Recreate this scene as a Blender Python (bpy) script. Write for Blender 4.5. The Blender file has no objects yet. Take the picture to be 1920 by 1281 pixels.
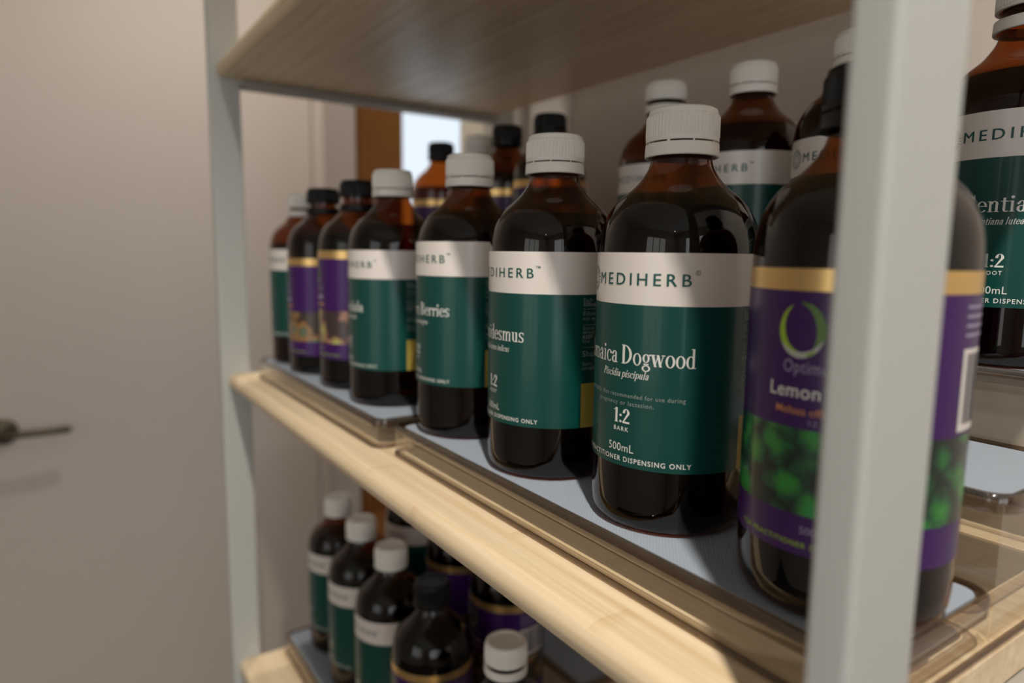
import bpy, bmesh, math, random
from mathutils import Vector, Matrix
random.seed(7)
S = bpy.context.scene
C = S.collection
pi = math.pi
EYE = 1.40                      # camera height above the floor (metres)

# ------------------------------------------------------------------ camera
cam_d = bpy.data.cameras.new('camera'); cam = bpy.data.objects.new('camera', cam_d); C.objects.link(cam)
cam_d.lens = 24.0; cam_d.sensor_width = 36.0; cam_d.sensor_fit = 'HORIZONTAL'
cam_d.clip_start = 0.01; cam_d.clip_end = 50
cam_d.dof.use_dof = True; cam_d.dof.focus_distance = 0.325; cam_d.dof.aperture_fstop = 4.6
yaw, pitch, roll = math.radians(34.0), math.radians(7.351), math.radians(0.754)
fw = Vector((-math.cos(yaw)*math.cos(pitch), math.sin(yaw)*math.cos(pitch), -math.sin(pitch)))
r0 = fw.cross(Vector((0, 0, 1))).normalized(); u0 = r0.cross(fw)
rt = r0*math.cos(roll) + u0*math.sin(roll); up = u0*math.cos(roll) - r0*math.sin(roll)
M = Matrix((rt, up, -fw)).transposed().to_4x4(); M.translation = Vector((0, 0, EYE))
cam.matrix_world = M
S.camera = cam

# ------------------------------------------------------------------ world, lights, exposure
world = bpy.data.worlds.new('world'); S.world = world; world.use_nodes = True
bg = world.node_tree.nodes['Background']
bg.inputs[0].default_value = (0.62, 0.72, 0.9, 1); bg.inputs[1].default_value = 0.6
S.view_settings.view_transform = 'Standard'; S.view_settings.look = 'None'
S.view_settings.exposure = 0.14; S.view_settings.gamma = 1.0
try: S.view_settings.use_curve_mapping = False
except Exception: pass

def spot(loc, power, color, radius, angle, blend=0.4, target=None):
    d = bpy.data.lights.new('downlight_lamp', 'SPOT'); d.energy = power; d.color = color
    d.shadow_soft_size = radius; d.spot_size = math.radians(angle); d.spot_blend = blend
    o = bpy.data.objects.new('downlight_lamp', d); C.objects.link(o); o.location = loc
    if target: o.rotation_euler = (Vector(target)-Vector(loc)).to_track_quat('-Z', 'Y').to_euler()
    return o
WARM = (1.0, 0.93, 0.83)
LAMPS = [  # ceiling downlights: x, y, power, angle
    (0.235, -0.06, 64, 112), (-1.05, 0.36, 18, 140), (1.2, -1.6, 4, 140)]
for (x, y, p, a) in LAMPS:
    spot((x, y, EYE+1.082), p, WARM, 0.014, a, 0.65)
S.cycles.max_bounces = 7; S.cycles.transparent_max_bounces = 20; S.cycles.glossy_bounces = 3

# ------------------------------------------------------------------ materials
def new_mat(name):
    m = bpy.data.materials.new(name); m.use_nodes = True
    nt = m.node_tree; b = nt.nodes['Principled BSDF']
    return m, nt, b
def sset(b, **k):
    for n, v in k.items():
        n = n.replace('_', ' ')
        if n in b.inputs: b.inputs[n].default_value = v
def plain(name, col, rough=0.5, metal=0.0, var=0.04, scale=40, bump=0.0, coat=0.0, coat_rough=0.1, spec=0.5):
    m, nt, b = new_mat(name)
    sset(b, Roughness=rough, Metallic=metal)
    b.inputs['Specular IOR Level'].default_value = spec
    b.inputs['Coat Weight'].default_value = coat; b.inputs['Coat Roughness'].default_value = coat_rough
    tc = nt.nodes.new('ShaderNodeTexCoord'); nz = nt.nodes.new('ShaderNodeTexNoise')
    nz.inputs['Scale'].default_value = scale; nz.inputs['Detail'].default_value = 4
    nt.links.new(tc.outputs['Object'], nz.inputs['Vector'])
    mx = nt.nodes.new('ShaderNodeMix'); mx.data_type = 'RGBA'
    c = Vector(col)
    mx.inputs[6].default_value = (*[max(0, v*(1-var)) for v in c], 1)
    mx.inputs[7].default_value = (*[v*(1+var) for v in c], 1)
    nt.links.new(nz.outputs['Fac'], mx.inputs[0]); nt.links.new(mx.outputs[2], b.inputs['Base Color'])
    if bump:
        bp = nt.nodes.new('ShaderNodeBump'); bp.inputs['Strength'].default_value = bump; bp.inputs['Distance'].default_value = 0.001
        nt.links.new(nz.outputs['Fac'], bp.inputs['Height']); nt.links.new(bp.outputs[0], b.inputs['Normal'])
    return m
def clear(name, tint, rough=0.02, ior=1.5, refl=1.0, diffuse_lift=0.0):
    """thin clear wall: what passes is tinted, what bounces is a mirror image"""
    m = bpy.data.materials.new(name); m.use_nodes = True
    nt = m.node_tree; nt.nodes.clear()
    out = nt.nodes.new('ShaderNodeOutputMaterial'); tr = nt.nodes.new('ShaderNodeBsdfTransparent'); gl = nt.nodes.new('ShaderNodeBsdfGlossy')
    fr = nt.nodes.new('ShaderNodeFresnel'); mx = nt.nodes.new('ShaderNodeMixShader')
    nz = nt.nodes.new('ShaderNodeTexNoise'); nz.inputs['Scale'].default_value = 60
    tc = nt.nodes.new('ShaderNodeTexCoord'); nt.links.new(tc.outputs['Object'], nz.inputs['Vector'])
    cm = nt.nodes.new('ShaderNodeMix'); cm.data_type = 'RGBA'
    cm.inputs[6].default_value = (*[v*0.97 for v in tint], 1); cm.inputs[7].default_value = (*[min(1, v*1.03) for v in tint], 1)
    nt.links.new(nz.outputs['Fac'], cm.inputs[0]); nt.links.new(cm.outputs[2], tr.inputs[0])
    gl.inputs['Roughness'].default_value = rough; gl.inputs['Color'].default_value = (refl, refl, refl, 1)
    ge = nt.nodes.new('ShaderNodeNewGeometry'); im = nt.nodes.new('ShaderNodeMix')      # a thin wall reflects alike from both sides
    im.inputs[2].default_value = ior; im.inputs[3].default_value = 1/ior
    nt.links.new(ge.outputs['Backfacing'], im.inputs[0]); nt.links.new(im.outputs[0], fr.inputs[0])
    nt.links.new(fr.outputs[0], mx.inputs[0]); nt.links.new(tr.outputs[0], mx.inputs[1]); nt.links.new(gl.outputs[0], mx.inputs[2])
    last = mx.outputs[0]
    if diffuse_lift:                                              # brightness put into the colour: a warm diffuse share lifts dark walls
        df = nt.nodes.new('ShaderNodeBsdfDiffuse'); df.inputs[0].default_value = (0.86, 0.74, 0.57, 1); m2 = nt.nodes.new('ShaderNodeMixShader')
        m2.inputs[0].default_value = diffuse_lift; nt.links.new(last, m2.inputs[1]); nt.links.new(df.outputs[0], m2.inputs[2]); last = m2.outputs[0]
    nt.links.new(last, out.inputs[0])
    return m
def emit(name, col, s):
    m = bpy.data.materials.new(name); m.use_nodes = True
    nt = m.node_tree; nt.nodes.clear()
    out = nt.nodes.new('ShaderNodeOutputMaterial'); e = nt.nodes.new('ShaderNodeEmission')
    e.inputs[0].default_value = (*col, 1); e.inputs[1].default_value = s
    nt.links.new(e.outputs[0], out.inputs[0]); return m
def bamboo(name, light, dark):
    m, nt, b = new_mat(name)
    N = nt.nodes.new; L = nt.links.new
    tc = N('ShaderNodeTexCoord'); mp = N('ShaderNodeMapping'); mp.inputs['Scale'].default_value = (3.2, 170, 170)
    L(tc.outputs['Object'], mp.inputs['Vector'])
    n1 = N('ShaderNodeTexNoise'); n1.inputs['Scale'].default_value = 1.0; n1.inputs['Detail'].default_value = 6; n1.inputs['Roughness'].default_value = 0.65
    L(mp.outputs[0], n1.inputs['Vector'])
    # laminated strips 21 mm wide, each strip of its own tone and with its own node marks
    sx = N('ShaderNodeSeparateXYZ'); L(tc.outputs['Object'], sx.inputs[0])
    mul = N('ShaderNodeMath'); mul.operation = 'MULTIPLY'; mul.inputs[1].default_value = 1/0.021; L(sx.outputs['Y'], mul.inputs[0])
    fl = N('ShaderNodeMath'); fl.operation = 'FLOOR'; L(mul.outputs[0], fl.inputs[0])
    wn = N('ShaderNodeTexWhiteNoise'); wn.noise_dimensions = '1D'; L(fl.outputs[0], wn.inputs['W'])
    # nodes (knuckles): short dark dashes across the strip every 0.23 m
    off = N('ShaderNodeMath'); off.operation = 'ADD'; L(sx.outputs['X'], off.inputs[0]); L(wn.outputs['Value'], off.inputs[1])
    md = N('ShaderNodeMath'); md.operation = 'FLOORED_MODULO'; md.inputs[1].default_value = 0.23; L(off.outputs[0], md.inputs[0])
    kn = N('ShaderNodeMapRange'); kn.inputs[1].default_value = 0.0; kn.inputs[2].default_value = 0.010; kn.inputs[3].default_value = 1.0; kn.inputs[4].default_value = 0.0
    L(md.outputs[0], kn.inputs[0])
    n2 = N('ShaderNodeTexNoise'); n2.inputs['Scale'].default_value = 240; n2.inputs['Detail'].default_value = 3; L(tc.outputs['Object'], n2.inputs['Vector'])
    kk = N('ShaderNodeMath'); kk.operation = 'MULTIPLY'; L(kn.outputs[0], kk.inputs[0]); L(n2.outputs['Fac'], kk.inputs[1])
    # sum
    a = N('ShaderNodeMath'); a.operation = 'MULTIPLY_ADD'; a.inputs[1].default_value = 2.2; a.inputs[2].default_value = -0.80; L(n1.outputs['Fac'], a.inputs[0])
    w2 = N('ShaderNodeMath'); w2.operation = 'MULTIPLY_ADD'; w2.inputs[1].default_value = 0.22; L(wn.outputs['Value'], w2.inputs[0]); L(a.outputs[0], w2.inputs[2])
    s = N('ShaderNodeMath'); s.operation = 'MULTIPLY_ADD'; s.inputs[1].default_value = 0.55; s.use_clamp = True; L(kk.outputs[0], s.inputs[0]); L(w2.outputs[0], s.inputs[2])
    cr = N('ShaderNodeMix'); cr.data_type = 'RGBA'; cr.inputs[6].default_value = (*light, 1); cr.inputs[7].default_value = (*dark, 1)
    L(s.outputs[0], cr.inputs[0]); L(cr.outputs[2], b.inputs['Base Color'])
    sset(b, Roughness=0.38); b.inputs['Specular IOR Level'].default_value = 0.4; b.inputs['Coat Weight'].default_value = 0.0; b.inputs['Coat Roughness'].default_value = 0.3
    bp = N('ShaderNodeBump'); bp.inputs['Strength'].default_value = 0.06; bp.inputs['Distance'].default_value = 0.0006
    L(n1.outputs['Fac'], bp.inputs['Height']); L(bp.outputs[0], b.inputs['Normal'])
    return m
def blotchy(name, cols, scale, rough=0.3, coat=0.3, vor=True):
    """printed picture: patches of the given colours"""
    m, nt, b = new_mat(name); N = nt.nodes.new; L = nt.links.new
    tc = N('ShaderNodeTexCoord'); n0 = N('ShaderNodeTexNoise'); n0.inputs['Scale'].default_value = scale*1.2; n0.inputs['Detail'].default_value = 5
    L(tc.outputs['Object'], n0.inputs['Vector'])
    vm = N('ShaderNodeVectorMath'); vm.operation = 'MULTIPLY_ADD'; vm.inputs[1].default_value = (0.012, 0.012, 0.012)
    L(n0.outputs['Color'], vm.inputs[0]); L(tc.outputs['Object'], vm.inputs[2])
    v = N('ShaderNodeTexVoronoi'); v.inputs['Scale'].default_value = scale; v.feature = 'F1'; L(vm.outputs[0], v.inputs['Vector'])
    r = N('ShaderNodeValToRGB'); L(v.outputs['Distance'], r.inputs[0])
    e = r.color_ramp.elements
    while len(e) < len(cols): e.new(0.5)
    for i, c in enumerate(cols): e[i].position = 0.12+0.50*i/(len(cols)-1); e[i].color = (*c, 1)
    L(r.outputs[0], b.inputs['Base Color']); sset(b, Roughness=rough); b.inputs['Coat Weight'].default_value = coat
    return m
def mat_fabric(name, col):
    m, nt, b = new_mat(name); N = nt.nodes.new; L = nt.links.new
    tc = N('ShaderNodeTexCoord'); w = N('ShaderNodeTexWave'); w.inputs['Scale'].default_value = 330; w.bands_direction = 'DIAGONAL'
    L(tc.outputs['Object'], w.inputs['Vector'])
    mx = N('ShaderNodeMix'); mx.data_type = 'RGBA'
    mx.inputs[6].default_value = (*[v*0.93 for v in col], 1); mx.inputs[7].default_value = (*[v*1.05 for v in col], 1)
    L(w.outputs['Fac'], mx.inputs[0]); L(mx.outputs[2], b.inputs['Base Color']); sset(b, Roughness=0.55)
    bp = N('ShaderNodeBump'); bp.inputs['Strength'].default_value = 0.25; bp.inputs['Distance'].default_value = 0.0004
    L(w.outputs['Fac'], bp.inputs['Height']); L(bp.outputs[0], b.inputs['Normal'])
    return m

MT = {
 'wall': plain('wall_paint', (0.66, 0.575, 0.51), 0.85, var=0.02, scale=90, bump=0.08),
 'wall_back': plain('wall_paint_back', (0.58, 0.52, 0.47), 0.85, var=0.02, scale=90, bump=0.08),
 'door': plain('door_paint', (0.66, 0.58, 0.515), 0.6, var=0.015, scale=30),
 'ceiling': plain('ceiling_paint', (0.75, 0.73, 0.70), 0.9, var=0.02),
 'floor': plain('floor_vinyl', (0.10, 0.085, 0.07), 0.5, var=0.12, scale=12),
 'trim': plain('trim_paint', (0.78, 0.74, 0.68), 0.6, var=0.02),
 'timber': plain('timber_jamb', (0.135, 0.047, 0.009), 0.8, var=0.25, scale=9, spec=0.1),
 'stile': plain('window_stile', (0.80, 0.74, 0.62), 0.6, var=0.03),
 'post': plain('post_paint', (0.52, 0.53, 0.505), 0.42, var=0.015, scale=200, bump=0.02),
 'rail': plain('rail_paint', (0.36, 0.34, 0.31), 0.5, var=0.02),
 'bamboo': bamboo('bamboo', (0.88, 0.73, 0.51), (0.64, 0.45, 0.25)),
 'handle': plain('handle_metal', (0.13, 0.11, 0.075), 0.38, metal=0.8, var=0.05),
 'glass': clear('amber_glass', (0.47, 0.205, 0.055), 0.012, 1.5),
 'liquid': clear('dark_extract', (0.29, 0.085, 0.022), 0.03, 1.10),
 'white_cap': plain('white_plastic', (0.93, 0.90, 0.83), 0.40, var=0.015),
 'black_cap': plain('black_plastic', (0.006, 0.006, 0.0065), 0.40, var=0.05, spec=0.3),
 'paper': plain('label_paper', (0.80, 0.74, 0.69), 0.36, var=0.012, coat=0.25, coat_rough=0.12),
 'green': plain('label_green', (0.002, 0.060, 0.050), 0.36, var=0.03, coat=0.22, coat_rough=0.10, spec=0.35),
 'purple': plain('label_purple', (0.045, 0.005, 0.105), 0.36, var=0.03, coat=0.22, coat_rough=0.10, spec=0.35),
 'gold': plain('label_gold', (0.83, 0.56, 0.22), 0.30, metal=0.85, var=0.05),
 'mustard': plain('label_mustard', (0.42, 0.31, 0.06), 0.4, var=0.03),
 'ink_green': plain('ink_green', (0.006, 0.085, 0.075), 0.4, var=0.02),
 'ink_white': plain('ink_white', (0.80, 0.80, 0.76), 0.4, var=0.02),
 'ink_grey': plain('ink_grey', (0.30, 0.35, 0.33), 0.4, var=0.02),
 'ink_violet': plain('ink_violet', (0.36, 0.30, 0.46), 0.4, var=0.02),
 'ink_orange': plain('ink_orange', (0.62, 0.25, 0.10), 0.4, var=0.02),
 'ink_lime': plain('ink_lime', (0.36, 0.55, 0.03), 0.4, var=0.02),
 'ink_moss': plain('ink_moss', (0.12, 0.24, 0.05), 0.4, var=0.02),
 'ink_silver': plain('ink_silver', (0.55, 0.54, 0.58), 0.4, var=0.02),
 'ink_black': plain('ink_black', (0.03, 0.02, 0.05), 0.4, var=0.02),
 'leaf_print': blotchy('leaf_print', [(0.015, 0.30, 0.06), (0.03, 0.24, 0.03), (0.008, 0.10, 0.03), (0.004, 0.015, 0.010)], 85),
 'almond_print': blotchy('almond_print', [(0.55, 0.50, 0.16), (0.33, 0.38, 0.06), (0.40, 0.20, 0.12), (0.05, 0.03, 0.03)], 70),
 'sage_print': blotchy('sage_print', [(0.17, 0.22, 0.16), (0.10, 0.14, 0.09), (0.35, 0.17, 0.05), (0.04, 0.03, 0.02)], 50),
 'acrylic': clear('clear_acrylic', (0.985, 0.965, 0.93), 0.07, 1.62, diffuse_lift=0.09),
 'rim': clear('acrylic_rim', (0.56, 0.50, 0.45), 0.08, 1.7),
 'mat': mat_fabric('grey_mat', (0.33, 0.375, 0.44)),
 'pane': emit('daylight_pane', (0.80, 0.90, 1.0), 0.95),
 'pane_right': emit('daylight_pane_right', (0.92, 0.96, 1.0), 1.9),
 'pane_fill': emit('fill_pane_front', (1.0, 0.97, 0.92), 1.35),
 'lamp_face': emit('lamp_face', (1.0, 0.93, 0.83), 6.0),
 'steel': plain('brushed_ring', (0.6, 0.6, 0.6), 0.35, metal=0.8),
}

# ------------------------------------------------------------------ mesh helpers
class MB:
    def __init__(s): s.v = []; s.f = []; s.m = []
    def quad(s, a, b, c, d, mi=0): n = len(s.v); s.v += [a, b, c, d]; s.f.append((n, n+1, n+2, n+3)); s.m.append(mi)
    def box(s, x0, x1, y0, y1, z0, z1, mi=0):
        n = len(s.v)
        s.v += [(x, y, z) for z in (z0, z1) for y in (y0, y1) for x in (x0, x1)]
        for f in ((0, 2, 3, 1), (4, 5, 7, 6), (0, 1, 5, 4), (2, 6, 7, 3), (0, 4, 6, 2), (1, 3, 7, 5)):
            s.f.append(tuple(n+i for i in f)); s.m.append(mi)
        return s
    def prism_x(s, prof, x0, x1, mi=0, caps=True):        # profile in (y, z), run along x
        n = len(s.v); k = len(prof)
        for x in (x0, x1): s.v += [(x, y, z) for (y, z) in prof]
        for i in range(k):
            j = (i+1) % k; s.f.append((n+i, n+j, n+k+j, n+k+i)); s.m.append(mi)
        if caps:
            s.f.append(tuple(n+i for i in reversed(range(k)))); s.f.append(tuple(n+k+i for i in range(k))); s.m += [mi, mi]
        return s
    def prism_z(s, poly, z0, z1, mi=0):
        n = len(s.v); k = len(poly)
        for z in (z0, z1): s.v += [(x, y, z) for (x, y) in poly]
        for i in range(k):
            j = (i+1) % k; s.f.append((n+i, n+j, n+k+j, n+k+i)); s.m.append(mi)
        s.f.append(tuple(n+i for i in reversed(range(k)))); s.f.append(tuple(n+k+i for i in range(k))); s.m += [mi, mi]
        return s
    def lathe(s, prof, seg=64, mi=0, a0=0.0, a1=None, radius_fn=None):
        n = len(s.v); full = a1 is None; cnt = seg if full else seg+1
        for (r, z) in prof:
            for i in range(cnt):
                a = a0 + (2*pi if full else (a1-a0))*i/seg
                rr = radius_fn(r, z, i) if radius_fn else r
                s.v.append((rr*math.cos(a), rr*math.sin(a), z))
        for k in range(len(prof)-1):
            for i in range(seg):
                j = (i+1) % cnt if full else i+1
                s.f.append((n+k*cnt+i, n+k*cnt+j, n+(k+1)*cnt+j, n+(k+1)*cnt+i)); s.m.append(mi)
        return s
    def fan(s, poly, mi=0): n = len(s.v); s.v += list(poly); s.f.append(tuple(range(n, n+len(poly)))); s.m.append(mi)
    def tube_loop(s, path, r, seg=8, mi=0):               # closed tube in a horizontal plane
        n = len(s.v); k = len(path)
        for i, p in enumerate(path):
            a = Vector(path[i-1]); b = Vector(path[(i+1) % k]); t = (b-a).normalized(); o = Vector((t.y, -t.x, 0))
            for q in range(seg):
                c, sn = math.cos(2*pi*q/seg), math.sin(2*pi*q/seg)
                s.v.append(tuple(Vector(p)+o*(r*c)+Vector((0, 0, r*sn))))
        for i in range(k):
            j = (i+1) % k
            for q in range(seg):
                w = (q+1) % seg; s.f.append((n+i*seg+q, n+j*seg+q, n+j*seg+w, n+i*seg+w)); s.m.append(mi)
        return s
    def mesh(s, name, mats, smooth=False):
        me = bpy.data.meshes.new(name); me.from_pydata(s.v, [], s.f)
        for m in (mats if isinstance(mats, (list, tuple)) else [mats]): me.materials.append(MT[m])
        me.polygons.foreach_set('material_index', s.m)
        if smooth: me.polygons.foreach_set('use_smooth', [True]*len(s.f))
        me.update(); return me
def fix_normals(me):
    bm = bmesh.new(); bm.from_mesh(me); bmesh.ops.recalc_face_normals(bm, faces=bm.faces); bm.to_mesh(me); bm.free(); return me
def put(name, me, parent=None, loc=(0, 0, 0)):
    o = bpy.data.objects.new(name, me); C.objects.link(o); o.location = loc
    if parent: o.parent = parent
    return o
def bevel(o, w, seg=3):
    b = o.modifiers.new('bevel', 'BEVEL'); b.width = w; b.segments = seg; b.limit_method = 'ANGLE'; b.angle_limit = math.radians(40)
    o.data.polygons.foreach_set('use_smooth', [True]*len(o.data.polygons))
    n = o.modifiers.new('wn', 'WEIGHTED_NORMAL'); n.keep_sharp = False
    return o
def thing(name, label, cat, loc=(0, 0, 0), rz=0.0, group=None):
    o = bpy.data.objects.new(name, None); C.objects.link(o); o.empty_display_size = 0.02
    o.location = loc; o.rotation_euler = (0, 0, rz); o['label'] = label; o['category'] = cat
    if group: o['group'] = group
    return o
def structure(o): o['kind'] = 'structure'; return o
def rrect(x0, x1, y0, y1, r, n=6):
    pts = []
    for cx, cy, a in ((x1-r, y1-r, 0), (x0+r, y1-r, 90), (x0+r, y0+r, 180), (x1-r, y0+r, 270)):
        for i in range(n+1):
            t = math.radians(a+90*i/n); pts.append((cx+r*math.cos(t), cy+r*math.sin(t)))
    return pts
def catmull(pts, n=5):
    out = []
    P = [pts[0]]+list(pts)+[pts[-1]]
    for i in range(1, len(P)-2):
        for k in range(n):
            t = k/n; a, b, c, d = P[i-1], P[i], P[i+1], P[i+2]
            out.append(tuple(0.5*((2*b[j])+(-a[j]+c[j])*t+(2*a[j]-5*b[j]+4*c[j]-d[j])*t*t+(-a[j]+3*b[j]-3*c[j]+d[j])*t**3) for j in (0, 1)))
    out.append(pts[-1]); return out

# ------------------------------------------------------------------ the room
FZ, CZ = 0.0, EYE+1.10
XL, XR, YB, YF = -1.69, 1.75, 0.575, -2.1
structure(put('floor', MB().box(XL-0.1, XR+0.1, YF-0.1, YB+0.25, -0.05, 0).mesh('floor', 'floor')))
structure(put('ceiling', MB().box(XL-0.1, XR+0.1, YF-0.1, YB+0.25, CZ, CZ+0.05).mesh('ceiling', 'ceiling')))
VX0, VX1, VZ0, VZ1 = -0.30, 0.95, 0.85, 2.15
structure(put('wall_front', MB().box(XL, VX0, YF-0.1, YF, FZ, CZ).box(VX1, XR, YF-0.1, YF, FZ, CZ).box(VX0, VX1, YF-0.1, YF, FZ, VZ0).box(VX0, VX1, YF-0.1, YF, VZ1, CZ).mesh('wall_front', 'ceiling')))
w3 = structure(put('fill_window', MB().box(VX0, VX1, YF-0.06, YF-0.05, VZ0, VZ1).mesh('window_pane', 'pane_fill')))  # unseen glowing pane added for soft frontal fill
for x in (VX0, VX0+0.40, VX0+0.81, VX1-0.04): put('window_frame', MB().box(x, x+0.04, YF-0.055, YF+0.01, VZ0, VZ1).mesh('window_frame', 'trim'), w3)  # uprights of the added, unseen fill window
for z in (VZ0, VZ1-0.04): put('window_frame', MB().box(VX0, VX1, YF-0.053, YF+0.008, z, z+0.04).mesh('window_frame', 'trim'), w3)  # crossbars of the added, unseen fill window
# right wall (beside the camera) with the daylight window
WY0, WY1, WZ0, WZ1 = -1.25, 0.05, 0.90, 2.15
structure(put('wall_right', MB().box(XR, XR+0.1, YF, WY0, FZ, CZ).box(XR, XR+0.1, WY1, YB, FZ, CZ).box(XR, XR+0.1, WY0, WY1, FZ, WZ0).box(XR, XR+0.1, WY0, WY1, WZ1, CZ).mesh('wall_right', 'wall')))
w2 = structure(put('window_2', MB().box(XR+0.05, XR+0.06, WY0, WY1, WZ0, WZ1).mesh('window_pane', 'pane_right')))
for y in (WY0, (WY0+WY1)/2-0.02, WY1-0.04): put('window_frame', MB().box(XR-0.01, XR+0.055, y, y+0.04, WZ0, WZ1).mesh('window_frame', 'trim'), w2)
for z in (WZ0, WZ1-0.04): put('window_frame', MB().box(XR-0.008, XR+0.053, WY0, WY1, z, z+0.04).mesh('window_frame', 'trim'), w2)
# back wall with the recessed window beside the shelving
OX0, OX1, OZ0, OZ1 = -1.470, -0.940, EYE-0.62, EYE+0.72
YP = YB+0.10
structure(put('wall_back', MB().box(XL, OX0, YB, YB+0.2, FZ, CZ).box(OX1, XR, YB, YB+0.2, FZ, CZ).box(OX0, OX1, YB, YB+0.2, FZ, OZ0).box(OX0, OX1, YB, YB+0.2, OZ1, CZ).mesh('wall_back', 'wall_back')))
w1 = structure(put('window_1', MB().box(OX0+0.018, -1.155, YP, YP+0.008, OZ0, OZ1).mesh('window_pane', 'pane')))
put('jamb', MB().box(OX0, OX0+0.018, YB-0.004, YP+0.03, OZ0, OZ1).mesh('jamb', 'timber'), w1)
put('stile', MB().box(-1.155, OX1, YP-0.02, YP+0.03, OZ0, OZ1).mesh('stile', 'stile'), w1)
put('sill', MB().box(OX0, OX1, YB-0.015, YP+0.03, OZ0-0.02, OZ0+0.012).mesh('sill', 'timber'), w1)
put('head', MB().box(OX0, OX1, YB-0.004, YP+0.03, OZ1-0.018, OZ1).mesh('head', 'timber'), w1)
structure(bevel(put('pale_strip_1', MB().box(-0.806, -0.720, YB-0.008, YB, FZ, CZ).mesh('pale_strip_1', 'trim')), 0.002))  # pale upright strip against the back wall
# left wall with a flush door
DY0, DY1, DZ1 = -0.26, 0.545, 2.05
structure(put('wall_left', MB().box(XL-0.1, XL, YF, DY0-0.02, FZ, CZ).box(XL-0.1, XL, DY1+0.02, YB, FZ, CZ).box(XL-0.1, XL, DY0-0.02, DY1+0.02, DZ1+0.02, CZ).mesh('wall_left', 'wall')))
dr = structure(bevel(put('door_1', MB().box(XL-0.045, XL-0.004, DY0, DY1, 0.01, DZ1).mesh('door_leaf', 'door')), 0.002))
put('door_frame', MB().box(XL-0.09, XL+0.002, DY1+0.002, DY1+0.022, FZ, DZ1+0.02).box(XL-0.09, XL+0.002, DY0-0.022, DY0-0.002, FZ, DZ1+0.02).box(XL-0.09, XL+0.002, DY0-0.022, DY1+0.022, DZ1+0.002, DZ1+0.022).mesh('door_frame', 'door'), dr)
hb = MB(); HY, HZ = -0.100, EYE-0.372
rose = MB().lathe([(0.0, 0.010), (0.020, 0.010), (0.026, 0.006), (0.026, 0.0)], 32)
ro = put('rose', fix_normals(rose.mesh('rose', 'handle', True)), dr, (XL-0.004, HY, HZ)); ro.rotation_euler = (0, pi/2, 0)
lv = MB(); n = 14
ring = []
path = [(0.008, 0.0), (0.030, 0.0), (0.042, 0.004), (0.048, 0.014), (0.049, 0.03), (0.048, 0.075), (0.046, 0.112), (0.044, 0.116)]
for k, (px, py) in enumerate(path):
    a = path[max(0, k-1)]; b = path[min(len(path)-1, k+1)]; t = Vector((b[0]-a[0], b[1]-a[1], 0)).normalized(); o = Vector((t.y, -t.x, 0))
    rr = 0.0075 if k < len(path)-1 else 0.003
    for q in range(n): lv.v.append(tuple(Vector((px, py, 0))+o*(rr*0.8*math.cos(2*pi*q/n))+Vector((0, 0, rr*math.sin(2*pi*q/n)))))
for k in range(len(path)-1):
    for q in range(n): lv.f.append((k*n+q, k*n+(q+1) % n, (k+1)*n+(q+1) % n, (k+1)*n+q)); lv.m.append(0)
lv.f.append(tuple(range((len(path)-1)*n, len(path)*n))); lv.m.append(0)
put('lever', fix_normals(lv.mesh('lever', 'handle', True)), dr, (XL-0.004, HY, HZ))
# ceiling downlight fittings
for i, (x, y, p, a) in enumerate(LAMPS):
    t = thing('ceiling_downlight', ['recessed ceiling downlight in front of the right end of the shelving', 'recessed ceiling downlight near the door', 'recessed ceiling downlight by the daylight window'][i], 'light', (x, y, CZ), 0, 'ceiling downlights')
    put('ring', MB().lathe([(0.036, -0.001), (0.036, -0.006), (0.046, -0.005), (0.048, 0.0)], 32).mesh('ring', 'steel', True), t)
    put('lamp_face', MB().lathe([(0.020, -0.001), (0.036, -0.001)], 32).mesh('lamp_face', 'lamp_face'), t)

# ------------------------------------------------------------------ shelving unit
SX0, SX1 = -0.838, -0.0955                 # shelf ends
SYF, SYB = 0.1650, 0.528                   # shelf front and back
TH = 0.018
ZTOP = {'top': EYE+0.5540, 'upper': EYE+0.2078, 'main': EYE-0.1446, 'lower': EYE-0.5045}  # the highest board is unseen, added to keep lamp light off the back wall
PW = 0.0125
unit = thing('shelving_unit', 'open shelving unit with bamboo shelves and pale grey metal posts', 'shelving', (SX0, SYF, 0))
UL = Vector((-SX0, -SYF, 0))
def upart(name, me): return put(name, me, unit, UL)
for key in ('top', 'upper', 'main', 'lower'):
    z1 = ZTOP[key]; z0 = z1-TH; r = TH/2
    prof = [(SYB, z0), (SYB, z1)]
    for i in range(13):
        a = math.radians(90+180*i/12); prof.append((SYF+r+r*math.cos(a), z1-r+r*math.sin(a)))
    me = MB().prism_x(prof, SX0, SX1).mesh('shelf_board', 'bamboo', True)
    o = upart('shelf_board', fix_normals(me)); bevel(o, 0.0015, 2); o['label'] = {'top': 'unseen bamboo shelf added overhead to block lamp light', 'upper': 'bamboo shelf seen from below', 'main': 'bamboo shelf holding the large brown bottles', 'lower': 'lower bamboo shelf'}[key]
for (x0, x1) in ((SX0-PW, SX0), (SX1, SX1+PW)):
    for (y0, y1) in ((0.1575, 0.1905), (0.5335, 0.5645)):
        me = MB().box(x0, x1, y0, y1, 0.0, EYE+0.70).mesh('post', 'post')
        bevel(upart('post', me), 0.0022, 3)
    for key in ('top', 'upper', 'main', 'lower'):
        z0 = ZTOP[key]-TH
        xa, xb = (x0, x1+0.010) if x0 < -0.5 else (x0-0.010, x1)
        me = MB().box(xa, xb, 0.1905, 0.5335, z0-0.0085, z0-0.0003).mesh('rail', 'rail')
        bevel(upart('rail', me), 0.0012, 2)
    for zz in (EYE+0.685, 0.03):
        me = MB().box(x0+0.001, x1-0.001, 0.1905, 0.5335, zz-0.012, zz+0.012).mesh('cross_rail', 'post'); bevel(upart('cross_rail', me), 0.0015, 2)

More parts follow.
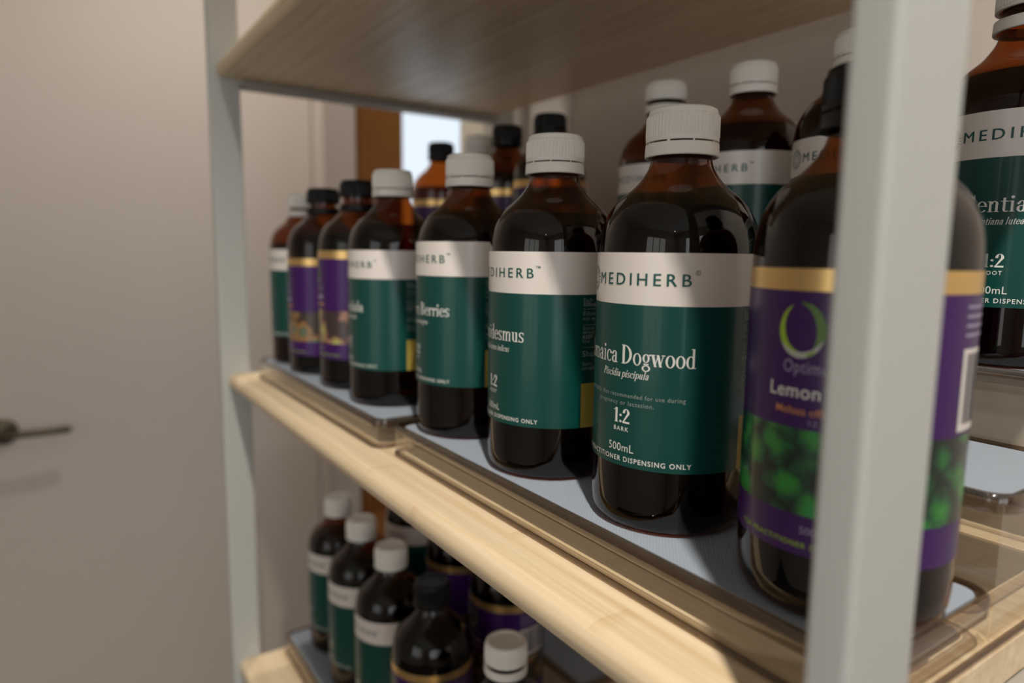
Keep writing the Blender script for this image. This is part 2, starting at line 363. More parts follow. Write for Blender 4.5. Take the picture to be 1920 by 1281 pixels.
# ------------------------------------------------------------------ stepped acrylic organisers
STEP, TD = 0.0353, 0.0893
def organiser(label, x0, x1, y0, zb, group):
    t = thing('stepped_organiser', label, 'organiser', ((x0+x1)/2, y0, zb), 0, group)
    w = (x1-x0)/2; th = 0.0024
    body = MB()
    for k in range(3):
        zt = 0.0188+STEP*k; ya = TD*k; yb = TD*(k+1)
        zlow = 0.0 if k == 0 else 0.0188+STEP*(k-1)
        Q = body.quad
        yq = ya+0.0018
        Q((-w+0.003, yq, zlow), (w-0.003, yq, zlow), (w-0.003, yq, zt), (-w+0.003, yq, zt))                    # riser
        Q((-w+0.004, yq, zt-0.0002), (w-0.004, yq, zt-0.0002), (w-0.004, yb, zt-0.0002), (-w+0.004, yb, zt-0.0002))  # deck
        for sx in (-1, 1):                                                             # side walls
            xa = sx*(w-0.003); Q((xa, yq, 0.0), (xa, yb, 0.0), (xa, yb, zt), (xa, yq, zt))
    body.quad((-w+0.003, 3*TD-th, 0), (w-0.003, 3*TD-th, 0), (w-0.003, 3*TD-th, 0.0188+2*STEP), (-w+0.003, 3*TD-th, 0.0188+2*STEP))
    # foot flange along the front and the sides
    put('body', body.mesh('body', 'acrylic'), t)
    foot = MB(); foot.tube_loop([(x, y, 0.0014) for (x, y) in rrect(-w, w, 0.0, 3*TD, 0.010)], 0.0013, 8)
    put('foot', foot.mesh('foot', 'rim', True), t)
    for k in range(3):
        zt = 0.0188+STEP*k; ya = TD*k; yb = TD*(k+1)
        rim = MB()
        outer = rrect(-w, w, ya, yb, 0.011); inner = rrect(-w+0.0036, w-0.0036, ya+0.0036, yb-0.0030, 0.008)
        zs = [(zt-0.0045, 0.3), (zt-0.0040, 0.0), (zt+0.0022, 0.0), (zt+0.0032, 0.25), (zt+0.0032, 0.75), (zt+0.0022, 1.0), (zt+0.0002, 1.0)]
        nn = len(outer)
        for (z, f) in zs:
            for i in range(nn): rim.v.append((outer[i][0]*(1-f)+inner[i][0]*f, outer[i][1]*(1-f)+inner[i][1]*f, z))
        for j in range(len(zs)-1):
            for i in range(nn):
                i2 = (i+1) % nn; rim.f.append((j*nn+i, j*nn+i2, (j+1)*nn+i2, (j+1)*nn+i)); rim.m.append(0)
        put('rim', rim.mesh('rim', 'rim', True), t)
        mt = MB().prism_z(rrect(-w+0.0050, w-0.0050, ya+0.0062, yb-0.0034, 0.0075), zt, zt+0.0015)
        put('mat', fix_normals(mt.mesh('mat', 'mat')), t)
    return t
GRP = 'stepped clear organisers on the shelves'
organiser('clear stepped organiser with grey mats at the right end of the main shelf', -0.4455, -0.0965, 0.1968, ZTOP['main']+0.0003, GRP)
organiser('clear stepped organiser with grey mats at the left end of the main shelf', -0.8040, -0.4585, 0.1905, ZTOP['main']+0.0003, GRP)
organiser('clear stepped organiser with grey mats at the left end of the lower shelf', -0.8340, -0.4620, 0.2180, ZTOP['lower']+0.0003, GRP)
organiser('clear stepped organiser with grey mats at the right end of the lower shelf', -0.4480, -0.0990, 0.2180, ZTOP['lower']+0.0003, GRP)

# ------------------------------------------------------------------ lettering
_tc = {}
def sans(txt, spacing=1.0, bold=0.0):
    key = (txt, spacing, bold)
    if key in _tc: return _tc[key]
    cu = bpy.data.curves.new('t', 'FONT'); cu.body = txt; cu.size = 1.0; cu.space_character = spacing; cu.resolution_u = 3; cu.offset = bold
    o = bpy.data.objects.new('t', cu); C.objects.link(o)
    dg = bpy.context.evaluated_depsgraph_get(); me = bpy.data.meshes.new_from_object(o.evaluated_get(dg))
    v = [(p.co.x, p.co.y) for p in me.vertices]; f = [tuple(p.vertices) for p in me.polygons]
    bpy.data.objects.remove(o); bpy.data.curves.remove(cu); bpy.data.meshes.remove(me)
    _tc[key] = (v, f); return v, f
# a high contrast serif alphabet drawn from stems, bowls and hairlines
T_, t_ = 0.115, 0.042
XH = 0.62
class G:
    def __init__(s): s.v = []; s.f = []
    def poly(s, pts): n = len(s.v); s.v += pts; s.f.append(tuple(range(n, n+len(pts))))
    def rect(s, x0, y0, x1, y1): s.poly([(x0, y0), (x1, y0), (x1, y1), (x0, y1)]); return s
    def stem(s, x, y0, y1, w=T_, b=True, tl=True, tr=False):
        s.rect(x, y0, x+w, y1)
        if b: s.rect(x-0.06, y0, x+w+0.06, y0+t_*0.8)
        if tl: s.rect(x-0.07, y1-t_*0.9, x+0.01, y1)
        if tr: s.rect(x+w-0.01, y1-t_*0.8, x+w+0.06, y1)
        return s
    def ring(s, cx, cy, rx, ry, a0=0, a1=360, T=T_, t=t_, n=22):
        m = max(4, int(n*abs(a1-a0)/360)); pv = None
        for i in range(m+1):
            a = math.radians(a0+(a1-a0)*i/m); c, q = math.cos(a), math.sin(a)
            o = (cx+rx*c, cy+ry*q); k = (cx+(rx-T)*c, cy+(ry-t)*q)
            if pv: s.poly([pv[0], o, k, pv[1]])
            pv = (o, k)
        return s
    def diag(s, x0, y0, x1, y1, w): s.poly([(x0, y0), (x0+w, y0), (x1+w, y1), (x1, y1)]); return s
    def dot(s, cx, cy, r): s.poly([(cx+r*math.cos(2*pi*i/12), cy+r*math.sin(2*pi*i/12)) for i in range(12)]); return s
def glyph(ch):
    g = G(); w = 0.5
    if ch == 'o': g.ring(0.27, 0.31, 0.25, 0.325); w = 0.54
    elif ch == 'a': g.stem(0.30, 0.0, 0.44, b=False, tl=False).rect(0.42, 0, 0.49, 0.05); g.ring(0.25, 0.43, 0.185, 0.20, 0, 165, 0.12).dot(0.10, 0.46, 0.06); g.ring(0.22, 0.17, 0.19, 0.185, 60, 340, 0.125); w = 0.52
    elif ch in 'mn':
        k = 2 if ch == 'm' else 1; g.stem(0.09, 0, XH)
        for i in range(k):
            x = 0.09+0.29*i; g.ring(x+0.235, 0.43, 0.19, 0.20, 0, 170, 0.12); g.stem(x+0.29, 0, 0.44, tl=False)
        w = 0.24+0.29*k+0.07
    elif ch == 'h': g.stem(0.09, 0, 1.0); g.ring(0.325, 0.43, 0.19, 0.20, 0, 170, 0.12).stem(0.38, 0, 0.44, tl=False); w = 0.60
    elif ch == 'i': g.stem(0.09, 0, XH).dot(0.155, 0.83, 0.085); w = 0.31
    elif ch == 'l': g.stem(0.09, 0, 1.0); w = 0.31
    elif ch == 'c': g.ring(0.27, 0.31, 0.25, 0.325, 48, 318).dot(0.42, 0.49, 0.07); w = 0.48
    elif ch == 'e': g.ring(0.27, 0.31, 0.25, 0.325, 0, 322).rect(0.08, 0.33, 0.50, 0.33+t_); w = 0.52
    elif ch == 'd': g.ring(0.26, 0.31, 0.24, 0.325, 20, 340).stem(0.35, 0.0, 1.0, b=False).rect(0.45, 0, 0.55, 0.04); w = 0.57
    elif ch == 'b': g.stem(0.09, 0, 1.0, b=False); g.ring(0.32, 0.31, 0.24, 0.325, -160, 160); w = 0.58
    elif ch == 'p': g.stem(0.09, -0.30, XH); g.ring(0.32, 0.31, 0.24, 0.325, -160, 160); w = 0.58
    elif ch == 'g': g.ring(0.25, 0.40, 0.20, 0.225, T=0.11); g.ring(0.26, -0.12, 0.24, 0.17, T=0.10, t=0.05); g.rect(0.12, 0.06, 0.40, 0.13).rect(0.40, 0.54, 0.52, 0.61); w = 0.53
    elif ch == 'w':
        for x in (0.02, 0.30): g.diag(x+0.16, 0, x, XH, 0.135); g.diag(x+0.17, 0, x+0.34, XH, 0.045)
        g.rect(-0.04, XH-0.04, 0.22, XH).rect(0.56, XH-0.04, 0.76, XH); w = 0.76
    elif ch == 'y': g.diag(0.2, 0, 0.03, XH, 0.135); g.diag(0.10, -0.28, 0.40, XH, 0.045); g.dot(0.10, -0.24, 0.06).rect(-0.03, XH-0.04, 0.22, XH).rect(0.34, XH-0.04, 0.52, XH); w = 0.50
    elif ch == 's': g.ring(0.22, 0.465, 0.18, 0.175, 30, 275, 0.10, 0.05); g.ring(0.22, 0.155, 0.19, 0.175, -150, 95, 0.10, 0.05); g.diag(0.26, 0.22, 0.06, 0.40, 0.12); g.rect(0.36, 0.45, 0.40, 0.63).rect(0.03, 0.0, 0.07, 0.18); w = 0.46
    elif ch == 'u': g.stem(0.09, 0.16, XH, b=False).stem(0.36, 0, XH, b=False); g.ring(0.29, 0.19, 0.20, 0.20, 180, 345, 0.12).rect(0.48, 0, 0.56, 0.04); w = 0.58
    elif ch == 'r': g.stem(0.09, 0, XH); g.ring(0.34, 0.42, 0.16, 0.205, 60, 175, 0.08).dot(0.40, 0.53, 0.075); w = 0.45
    elif ch == 't': g.stem(0.11, 0.10, 0.80, b=False, tl=False).rect(0.01, XH-0.04, 0.36, XH); g.ring(0.26, 0.13, 0.15, 0.14, 180, 320, 0.11); w = 0.37
    elif ch == 'f': g.stem(0.11, 0, 0.80, tl=False).rect(0.01, XH-0.04, 0.34, XH); g.ring(0.29, 0.80, 0.18, 0.20, 50, 180, 0.13).dot(0.37, 0.88, 0.065); w = 0.38
    elif ch == 'D': g.stem(0.10, 0, 1.0, 0.16); g.ring(0.22, 0.5, 0.50, 0.50, -90, 90, 0.16, 0.045, 40).rect(0.10, 0, 0.24, 0.045).rect(0.10, 0.955, 0.24, 1.0); w = 0.78
    elif ch == 'J': g.stem(0.22, 0.15, 1.0, 0.16, b=False, tr=True); g.ring(0.20, 0.12, 0.18, 0.26, 190, 360, 0.15).dot(0.08, 0.02, 0.085); w = 0.47
    elif ch == 'H': g.stem(0.10, 0, 1.0, 0.16, tr=True).stem(0.58, 0, 1.0, 0.16, tr=True).rect(0.2, 0.49, 0.62, 0.535); w = 0.85
    elif ch == 'B': g.stem(0.10, 0, 1.0, 0.16); g.ring(0.26, 0.745, 0.33, 0.255, -90, 90, 0.15).ring(0.28, 0.26, 0.37, 0.26, -90, 90, 0.155).rect(0.10, 0, 0.30, 0.045).rect(0.10, 0.955, 0.28, 1.0); w = 0.70
    elif ch == 'P': g.stem(0.10, 0, 1.0, 0.16); g.ring(0.26, 0.72, 0.35, 0.28, -90, 90, 0.15).rect(0.10, 0.955, 0.28, 1.0); w = 0.63
    elif ch in 'CG':
        g.ring(0.43, 0.5, 0.38, 0.51, 42, 318, 0.16, 0.045, 40).rect(0.71, 0.70, 0.75, 1.0); w = 0.80
        if ch == 'G': g.stem(0.62, 0.02, 0.42, 0.15, b=False, tr=True); w = 0.86
    elif ch == '1': g.stem(0.16, 0, 1.0, 0.16, tl=False).diag(0.02, 0.80, 0.17, 0.96, 0.05); w = 0.42
    elif ch == '2': g.ring(0.25, 0.73, 0.22, 0.27, -25, 190, 0.15); g.poly([(0.30, 0.66), (0.46, 0.66), (0.12, 0.10), (0.02, 0.06)]); g.rect(0.02, 0, 0.48, 0.13); w = 0.52
    elif ch == ':': g.dot(0.12, 0.10, 0.085).dot(0.12, 0.52, 0.085); w = 0.24
    elif ch == ' ': w = 0.24
    return g, w
def serif(txt, slant=0.0):
    key = ('serif', txt, slant)
    if key in _tc: return _tc[key]
    x = 0.0; V = []; F = []
    for ch in txt:
        g, w = glyph(ch); n = len(V)
        V += [(x+px+slant*py, py) for (px, py) in g.v]; F += [tuple(n+i for i in f) for f in g.f]; x += w
    _tc[key] = (V, F); return V, F
R = 0.0367                      # bottle radius
class Wrap:
    """flat print wrapped round a label; u is metres along the label from its centre, h metres above the base"""
    def __init__(s, rad=R+0.00038): s.mb = MB(); s.r = rad
    def pt(s, u, h): a = u/R; return (s.r*math.cos(a), s.r*math.sin(a), h)
    def text(s, vf, h, height, width=None, left=None, center=0.0, right=None, cap=None, mi=0):
        v, f = vf
        xs = [p[0] for p in v]; x0, x1 = min(xs), max(xs)
        k = height/(cap or 1.0); kx = width/(x1-x0) if width else k
        W = (x1-x0)*kx
        u0 = left if left is not None else (right-W if right is not None else center-W/2)
        n = len(s.mb.v); s.mb.v += [s.pt(u0+(p[0]-x0)*kx, h+p[1]*k) for p in v]
        s.mb.f += [tuple(n+i for i in q) for q in f]; s.mb.m += [mi]*len(f)
        return s
    def poly(s, pts, mi=0): n = len(s.mb.v); s.mb.v += [s.pt(u, h) for (u, h) in pts]; s.mb.f.append(tuple(range(n, n+len(pts)))); s.mb.m.append(mi); return s
    def rect(s, u0, u1, h0, h1, mi=0, seg=None):
        seg = seg or max(1, int(abs(u1-u0)/0.0025))
        for i in range(seg):
            a = u0+(u1-u0)*i/seg; b = u0+(u1-u0)*(i+1)/seg; s.poly([(a, h0), (b, h0), (b, h1), (a, h1)], mi)
        return s
    def mesh(s, name, mats): return s.mb.mesh(name, mats)
CAPH = 0.70                     # cap height of the built-in face at size 1
_v, _f = sans('H'); CAPH = max(p[1] for p in _v)

def logo_sunburst(w, u, h, rad):
    for ringk, (ra, rb, n, wd) in enumerate(((0.30, 0.52, 12, 0.050), (0.60, 1.0, 24, 0.050))):
        for i in range(n):
            a = 2*pi*(i+0.5*ringk)/n; c, s_ = math.cos(a), math.sin(a); d = wd*rad*(1 if i % 2 else 1.3)
            pts = []
            for k in range(8):
                q = 2*pi*k/8; L_ = (ra+rb)/2*rad+(rb-ra)/2*rad*math.cos(q); W_ = d*math.sin(q)
                pts.append((u+L_*c-W_*s_, h+L_*s_+W_*c))
            w.poly(pts)

_cache = {}
def cached(key, fn):
    if key not in _cache: _cache[key] = fn()
    return _cache[key]
# ------------------------------------------------------------------ bottle shapes
PROFILE = [(0.0, 0.0015), (0.026, 0.0012), (0.0300, 0.0), (0.0328, 0.0006), (0.0352, 0.0028), (0.0364, 0.0065), (0.0367, 0.012), (0.0367, 0.06), (0.0367, 0.119)]
SHOULDER = [(0.0367, 0.119), (0.0367, 0.1255), (0.0359, 0.1335), (0.0337, 0.1408), (0.0290, 0.1482), (0.0206, 0.1556), (0.0156, 0.1622), (0.0138, 0.1672), (0.0134, 0.172), (0.0128, 0.186)]
def glass_mesh():
    return fix_normals(MB().lathe(PROFILE[:-1]+catmull(SHOULDER, 5)+[(0.0, 0.186)], 72).mesh('glass_body', 'glass', True))
def liquid_mesh(level):
    pr = [(max(0, r-0.0012), z+0.0022 if z < 0.01 else z) for (r, z) in PROFILE[:-1]+catmull(SHOULDER, 5)]
    pr = [p for p in pr if p[1] < level]; pr += [(pr[-1][0]-0.0004, level), (0.0, level)]
    return fix_normals(MB().lathe(pr, 56).mesh('liquid', 'liquid', True))
def cap_mesh(mat):
    seg = 240; rs = 0.0165
    pr = [(0.0, 0.1893), (0.0112, 0.1893), (0.0116, 0.1900), (0.0140, 0.1900), (0.0152, 0.1893), (0.0155, 0.1878), (0.0157, 0.1872),
          (0.01605, 0.1868), (0.01625, 0.1860), (0.01635, 0.1775), (0.0164, 0.1770), (0.0164, 0.1752), (0.0146, 0.1752)]
    def fn(r, z, i):
        if 0.1773 < z < 0.1865: return r+(0.00022 if (i % 4) in (0, 1) else -0.00022)
        return r
    return fix_normals(MB().lathe(pr, seg, radius_fn=fn).mesh('cap', mat, False))
def ring_mesh(mat):
    b = MB().lathe([(0.0146, 0.1744), (0.01645, 0.1744), (0.01652, 0.1738), (0.0167, 0.1692), (0.0166, 0.1686), (0.0150, 0.1686), (0.0146, 0.1700), (0.0146, 0.1744)], 96)
    return fix_normals(b.mesh('tamper_ring', mat, True))
def bridges_mesh(mat):
    b = MB()
    for k in range(9):
        a = 2*pi*k/9+0.2; d = 0.045 if k % 3 else 0.09
        b.lathe([(0.0158, 0.1742), (0.0163, 0.1742), (0.0163, 0.1754), (0.0158, 0.1754)], 3, a0=a, a1=a+d)
    return b.mesh('bridge', mat)
def label_shell(h0, h1, bands, half, mats):
    b = MB(); r = R+0.00025
    for (z0, z1, mi) in bands: b.lathe([(r, z0), (r, z1)], 96, mi, a0=-half, a1=half)
    return b.mesh('label', mats, True)
# green labels -------------------------------------------------------------
def green_label(dz):
    return label_shell(0, 0, [(0.0304+dz, 0.1030+dz, 1), (0.1030+dz, 0.1254+dz, 0)], math.radians(166), ['paper', 'green'])
def brand_mesh(dz, mark):
    w = Wrap(); [w.text(sans('MEDIHERB', 1.42), 0.1114+dz+o2, 0.0051, 0.0474, left=-0.0186+o1, cap=CAPH) for (o1, o2) in ((-0.00012, 0), (0.00012, 0.00008))]
    if mark == 'TM': w.text(sans('TM', 1.0, 0.01), 0.1166+dz, 0.0013, left=0.0300, cap=CAPH)
    else:
        pv = []
        g = G(); g.ring(0.0314, 0.1172+dz, 0.0011, 0.0011, 0, 360, 0.0002, 0.0002)
        for f in g.f: w.poly([g.v[i] for i in f])
        w.text(sans('R'), 0.11665+dz, 0.0011, center=0.0314, cap=CAPH)
    return w.mesh('brand_lettering', 'ink_green')
def logo_mesh(dz):
    w = Wrap(); logo_sunburst(w, -0.0262, 0.1136+dz, 0.0062); return w.mesh('sunburst_logo', 'ink_green')
def name_mesh(dz, nm, width): w = Wrap(); w.text(serif(nm), 0.0768+dz, 0.0084, width); return w.mesh('product_name', 'ink_white')
def latin_mesh(dz, nm, width): w = Wrap(); w.text(serif(nm, 0.28), 0.0708+dz, 0.0035, width); return w.mesh('latin_name', 'ink_white')
def ratio_mesh(dz, part):
    w = Wrap(); w.text(serif('1:2'), 0.0500+dz, 0.0066, 0.0090)
    w.text(sans(part, 1.3, 0.01), 0.0464+dz, 0.0019, 0.0082, cap=CAPH)
    w.text(sans('500mL', 1.05), 0.0371+dz, 0.0036, 0.0138, cap=CAPH)
    w.text(sans('FOR PRACTITIONER DISPENSING ONLY', 1.2, 0.012), 0.0326+dz, 0.0022, 0.0645, cap=CAPH)
    return w.mesh('dosage_lettering', 'ink_white')
def warning_mesh(dz):
    w = Wrap(); w.text(sans('WARNING: Not recommended for use during', 1.15), 0.0618+dz, 0.0019, 0.0572, cap=CAPH)
    w.text(sans('pregnancy or lactation.', 1.15), 0.0583+dz, 0.0019, 0.0310, cap=CAPH); return w.mesh('warning_lettering', 'ink_grey')
def side_mesh(dz):
    w = Wrap(); u = 0.0562
    for (tx, h, hh, b) in (('Each', 0.0992, 0.0020, 0), ('500mL', 0.0968, 0.0020, 0.02), ('Ethanol', 0.0920, 0.0022, 0), ('not more', 0.0893, 0.0020, 0), ('Store', 0.0842, 0.0019, 0), ('direct', 0.0820, 0.0019, 0), ('KEEP', 0.0794, 0.0019, 0.02), ('Use', 0.0772, 0.0019, 0), ('Shake', 0.0696, 0.0032, 0), ('Start', 0.0648, 0.0019, 0), ('complete', 0.0624, 0.0019, 0)):
        w.text(sans(tx, 1.1, b), h+dz, hh, left=u, cap=CAPH)
    for h in (0.0952, 0.0868, 0.0745): w.rect(u, u+0.022, h+dz, h+dz+0.0002)
    return w.mesh('side_lettering', 'ink_grey')
def mustard_mesh(dz): w = Wrap(R+0.00032); w.rect(0.0560, 0.0800, 0.0304+dz, 0.0549+dz); return w.mesh('mustard_panel', 'mustard')
# purple labels --------------------------------------------------------------
def purple_label(dz):
    return label_shell(0, 0, [(0.0240+dz, 0.1134+dz, 1), (0.1134+dz, 0.1207+dz, 0)], math.radians(166), ['gold', 'purple'])
def picture_mesh(dz, mat): w = Wrap(R+0.00032); w.rect(-0.040, 0.105, 0.0380+dz, 0.0674+dz); return w.mesh('picture', mat)
def crescent(w, u, h, rx, ry, a0, a1, thick, off=(0, 0), mi=0, n=40):
    """an arc that swells in the middle and tapers to points"""
    pv = None
    for i in range(n+1):
        s_ = i/n; a = math.radians(a0+(a1-a0)*s_); k = thick*math.sin(pi*s_)**0.8
        o = (u+rx*math.cos(a)+off[0], h+ry*math.sin(a)+off[1]); q = (u+(rx-k)*math.cos(a)+off[0], h+(ry-k)*math.sin(a)+off[1])
        if pv: w.poly([pv[0], o, q, pv[1]], mi)
        pv = (o, q)
def emblem_mesh(dz):
    w = Wrap(); u, h = -0.0030, 0.1004+dz
    crescent(w, u, h, 0.0080, 0.0090, 112, 318, 0.0024, mi=0)
    crescent(w, u, h, 0.0083, 0.0093, 285, 455, 0.0030, mi=1)
    crescent(w, u, h, 0.0078, 0.0087, 205, 345, 0.0020, (0.0, -0.0006), mi=2)
    return w.mesh('emblem', ['ink_lime', 'ink_moss', 'ink_silver'])
def p_brand(dz): w = Wrap(); w.text(sans('Optimum', 1.05), 0.0862+dz, 0.0042, 0.0190, left=-0.0085, cap=CAPH); return w.mesh('brand_lettering', 'ink_violet')
def p_name(dz, nm, full):
    w = Wrap()
    if not full: w.rect(-0.0135, -0.0045, 0.0778+dz, 0.0812+dz).rect(-0.0030, 0.0100, 0.0778+dz, 0.0812+dz); return w.mesh('product_name', 'ink_violet')   # print too blurred to read
    w.text(sans(nm, 1.05, 0.008), 0.0778+dz, 0.0046, None if not full else 0.0340, left=-0.0135, cap=CAPH); return w.mesh('product_name', 'ink_white')
def p_latin(dz, lat):
    w = Wrap()
    if lat is None: w.rect(-0.0105, 0.0120, 0.0722+dz, 0.0738+dz); return w.mesh('latin_name', 'ink_orange')
    w.text(sans(lat, 1.0, 0.008), 0.0722+dz, 0.0026, 0.0260, left=-0.0105, cap=CAPH); return w.mesh('latin_name', 'ink_orange')
def p_dose(dz):
    w = Wrap(); w.text(sans('1:2', 1.0), 0.0690+dz, 0.0019, center=0.003, cap=CAPH)
    return w.mesh('dosage_lettering', 'ink_violet')
def p_vol(dz): w = Wrap(); w.text(sans('500mL', 1.0), 0.0318+dz, 0.0025, left=0.0010, cap=CAPH); return w.mesh('volume_lettering', 'ink_violet')
def p_foot(dz): w = Wrap(); w.text(sans('FOR PRACTITIONER DISPENSING ONLY', 1.2, 0.006), 0.0268+dz, 0.0018, 0.0560, left=-0.0250, cap=CAPH); return w.mesh('footer_lettering', 'ink_lime')
def barcode_mesh(dz):
    w = Wrap(); u = 0.0500; rnd = random.Random(3)
    w.rect(u, u+0.030, 0.0690+dz, 0.0960+dz, 0)
    w2 = Wrap(R+0.00048); x = u+0.002
    while x < u+0.028:
        wd = rnd.choice((0.0004, 0.0007, 0.0011)); w2.poly([(x, 0.0715+dz), (x+wd, 0.0715+dz), (x+wd, 0.0945+dz), (x, 0.0945+dz)], 1); x += wd+rnd.choice((0.0004, 0.0007, 0.0010))
    n = len(w.mb.v); w.mb.v += w2.mb.v; w.mb.f += [tuple(n+i for i in f) for f in w2.mb.f]; w.mb.m += w2.mb.m
    return w.mesh('barcode', ['paper', 'ink_black'])
def panel_lines_mesh(dz):
    w = Wrap()
    for k in range(4): w.rect(0.050, 0.078-0.004*(k % 2), 0.1090-0.0030*k+dz, 0.1090-0.0030*k+0.0009+dz)
    return w.mesh('side_lettering', 'ink_violet')

def bottle(kind, loc, theta, label, group, product=None, cap='white', open_gap=0.0, cap_drop=0.0, level=0.146, dz=0.0, detail=2, tilt=0.0):
    root = thing('medicine_bottle', label, 'bottle', loc, math.radians(theta), group)
    put('glass_body', cached('glass', glass_mesh), root)
    put('liquid', cached(('liq', level), lambda: liquid_mesh(level)), root)
    cm = 'white_cap' if cap == 'white' else 'black_cap'
    co = put('cap', cached(('cap', cm), lambda: cap_mesh(cm)), root, (0, 0, open_gap)); co.rotation_euler = (0, 0, random.random())
    rg = put('tamper_ring', cached(('ring', cm), lambda: ring_mesh(cm)), root, (0, 0, -cap_drop))
    if open_gap == 0 and cap_drop == 0: put('bridge', cached(('br', cm), lambda: bridges_mesh(cm)), rg)
    if kind == 'green':
        lb = put('label', cached(('gl', dz), lambda: green_label(dz)), root)
        mark, nm, nw, lat, lw, part = product
        put('brand_lettering', cached(('br', dz, mark), lambda: brand_mesh(dz, mark)), lb)
        put('sunburst_logo', cached(('logo', dz), lambda: logo_mesh(dz)), lb)
        if nm:
            put('product_name', cached(('nm', dz, nm), lambda: name_mesh(dz, nm, nw)), lb)
            put('latin_name', cached(('lat', dz, lat), lambda: latin_mesh(dz, lat, lw)), lb)
        put('dosage_lettering', cached(('ra', dz, part), lambda: ratio_mesh(dz, part)), lb)
        if nm == 'Jamaica Dogwood': put('warning_lettering', cached(('wn', dz), lambda: warning_mesh(dz)), lb)
        if detail: put('side_lettering', cached(('sd', dz), lambda: side_mesh(dz)), lb)
        put('mustard_panel', cached(('mu', dz), lambda: mustard_mesh(dz)), lb)
    else:
        pic, nm, lat, full = product
        lb = put('label', cached(('pl', dz), lambda: purple_label(dz)), root)
        put('picture', cached(('pic', dz, pic), lambda: picture_mesh(dz, pic)), lb)
        put('emblem', cached(('em', dz), lambda: emblem_mesh(dz)), lb)
        put('brand_lettering', cached(('pb', dz), lambda: p_brand(dz)), lb)
        put('product_name', cached(('pn', dz, nm), lambda: p_name(dz, nm, full)), lb)
        put('latin_name', cached(('pla', dz, lat), lambda: p_latin(dz, lat)), lb)
        put('dosage_lettering', cached(('pd', dz), lambda: p_dose(dz)), lb)
        put('volume_lettering', cached(('pv', dz), lambda: p_vol(dz)), lb)
        put('footer_lettering', cached(('pf', dz), lambda: p_foot(dz)), lb)
        put('barcode', cached(('bc', dz), lambda: barcode_mesh(dz)), lb)
        put('side_lettering', cached(('ps', dz), lambda: panel_lines_mesh(dz)), lb)
    return root

Z0 = EYE-0.1243; Z1 = Z0+STEP; Z2 = Z0+2*STEP
GF, GB, GL = 'brown bottles in the front row of the main shelf', 'brown bottles on the top step of the main shelf', 'brown bottles on the lower shelf'
PL = lambda mark='TM', nm=None, nw=0, lat=None, lw=0, part='ROOT': (mark, nm, nw, lat, lw, part)
# front row of the main shelf, from the near post to the far end
bottle('purple', (-0.1344, 0.2410, Z0), -82, 'purple labelled brown bottle with black cap, half hidden by the near grey post', GF, ('leaf_print', 'Lemon Balm', 'Melissa officinalis', True), cap='black')
bottle('green', (-0.2243, 0.2440, Z0), -82.5, 'white capped brown bottle labelled Jamaica Dogwood', GF, PL('R', 'Jamaica Dogwood', 0.0645, 'Piscidia piscipula', 0.0255, 'BARK'))
bottle('green', (-0.3163, 0.2411, Z0), -98, 'white capped brown bottle labelled Hemidesmus, left of the Jamaica Dogwood bottle', GF, PL('TM', 'Hemidesmus', 0.0475, 'Hemidesmus indicus', 0.0290, 'ROOT'))
bottle('green', (-0.4132, 0.2421, Z0), -101, 'white capped brown bottle whose green label ends in Berries', GF, PL('TM', 'Hawthorn Berries', 0.0640, 'Crataegus monogyna', 0.0290, 'FRUIT'), dz=0.006)
bottle('green', (-0.5293, 0.2370, Z0), -96, 'white capped green labelled bottle between the Berries bottle and the purple pair', GF, PL('TM', 'Calendula', 0.0400, 'Calendula officinalis', 0.0250, 'FLOWER'), level=0.146)
bottle('purple', (-0.6082, 0.2380, Z0), -98, 'purple labelled bottle with black cap and yellow-green picture, nearer of the front pair', GF, ('almond_print', '', None, False), cap='black', open_gap=-0.002, cap_drop=0.008, dz=0.004, level=0.140)
bottle('purple', (-0.6985, 0.2360, Z0), -98, 'purple labelled bottle with black cap and grey-green picture, farther of the front pair', GF, ('sage_print', '', None, False), cap='black', open_gap=-0.003, cap_drop=0.007, dz=-0.004, level=0.140)
bottle('green', (-0.7735, 0.2380, Z0), -96, 'last green labelled bottle at the far left end of the front row', GF, PL(), open_gap=-0.004, cap_drop=0.007, level=0.132)
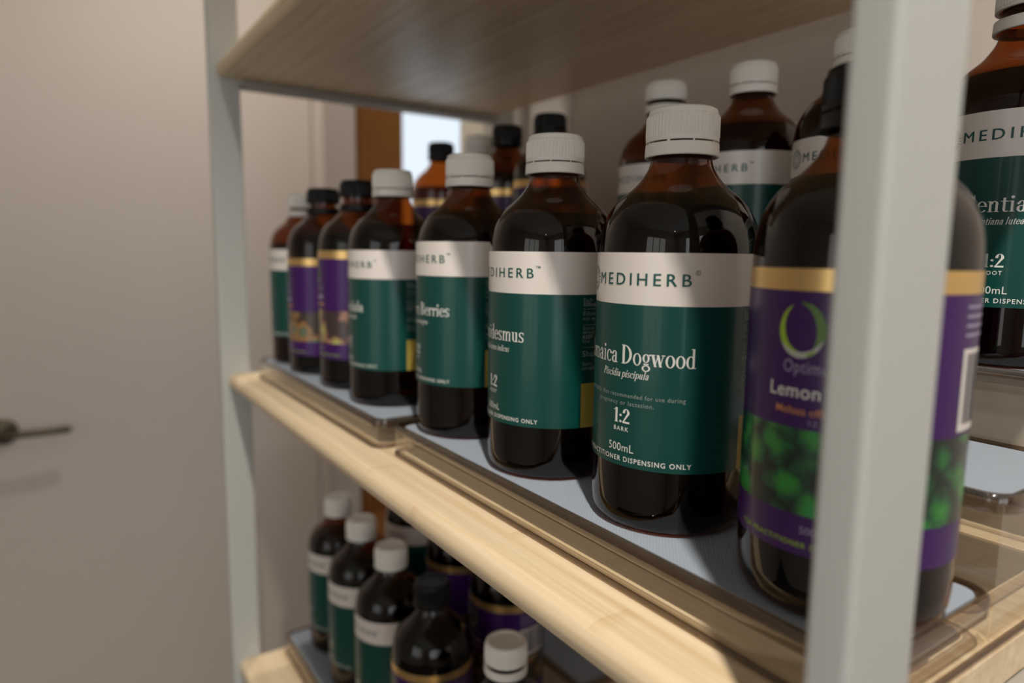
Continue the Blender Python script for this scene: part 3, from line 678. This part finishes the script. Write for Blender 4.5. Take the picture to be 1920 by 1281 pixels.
# top step
bottle('green', (-0.1553, 0.4200, Z2), -79, 'brown bottle labelled Gentian on the top step at the right edge', GB, PL('TM', 'Gentian', 0.0330, 'Gentiana lutea', 0.0215, 'ROOT'), open_gap=0.004)
bottle('green', (-0.2430, 0.4200, Z2), -82, 'green labelled top step bottle peeking out behind the purple one by the post', GB, PL())
bottle('green', (-0.3280, 0.4280, Z2), -99, 'tall standing white capped bottle behind the Jamaica Dogwood bottle, on its right', GB, PL())
bottle('green', (-0.4120, 0.4270, Z2), -88, 'white capped bottle behind the Jamaica Dogwood cap, on its left', GB, PL(), open_gap=0.003, level=0.128)
bottle('purple', (-0.5600, 0.4200, Z2), -96, 'purple labelled black capped bottle behind the Hemidesmus cap', GB, ('leaf_print', 'Lemon Balm', 'Melissa officinalis', True), cap='black', dz=0.004, level=0.138)
bottle('purple', (-0.6370, 0.4200, Z2), -96, 'purple labelled black capped bottle between the Berries and Hemidesmus caps', GB, ('sage_print', '', None, False), cap='black', level=0.138)
bottle('green', (-0.7110, 0.4290, Z2), -96, 'bottle behind the Berries bottle showing only its greyish cap', GB, PL())
bottle('purple', (-0.7850, 0.4180, Z2), -96, 'purple labelled black capped bottle in front of the bright window', GB, ('almond_print', '', None, False), cap='black', dz=-0.003, level=0.134)
# lower shelf
L0 = ZTOP['lower']+0.0206; L1 = L0+STEP
bottle('green', (-0.7830, 0.2750, L0), -92, 'leftmost green labelled bottle on the lower shelf', GL, PL(), open_gap=-0.003, cap_drop=0.003, level=0.138)
bottle('green', (-0.6960, 0.2700, L0), -92, 'second green labelled bottle from the left on the lower shelf', GL, PL())
bottle('green', (-0.6130, 0.2690, L0), -92, 'third green labelled bottle from the left on the lower shelf', GL, PL())
bottle('purple', (-0.5230, 0.2690, L0), -92, 'black capped gold banded bottle on the lower shelf', GL, ('almond_print', '', None, False), cap='black')
bottle('green', (-0.4030, 0.2700, L0), -92, 'white capped bottle at the bottom edge with a gap under its cap', GL, PL(), open_gap=0.003)
bottle('green', (-0.7350, 0.3560, L1), -92, 'green labelled bottle on the second step of the lower shelf', GL, PL())
bottle('purple', (-0.6250, 0.3560, L1), -92, 'purple labelled bottle on the second step of the lower shelf, farther one', GL, ('sage_print', '', None, False), cap='black')
bottle('purple', (-0.5300, 0.3560, L1), -92, 'purple labelled bottle on the second step of the lower shelf, nearer one', GL, ('sage_print', '', None, False), cap='black')
bottle('green', (-0.3100, 0.2700, L0), -92, 'dark bottle low on the right under the front edge of the main shelf', GL, PL(), cap='black')
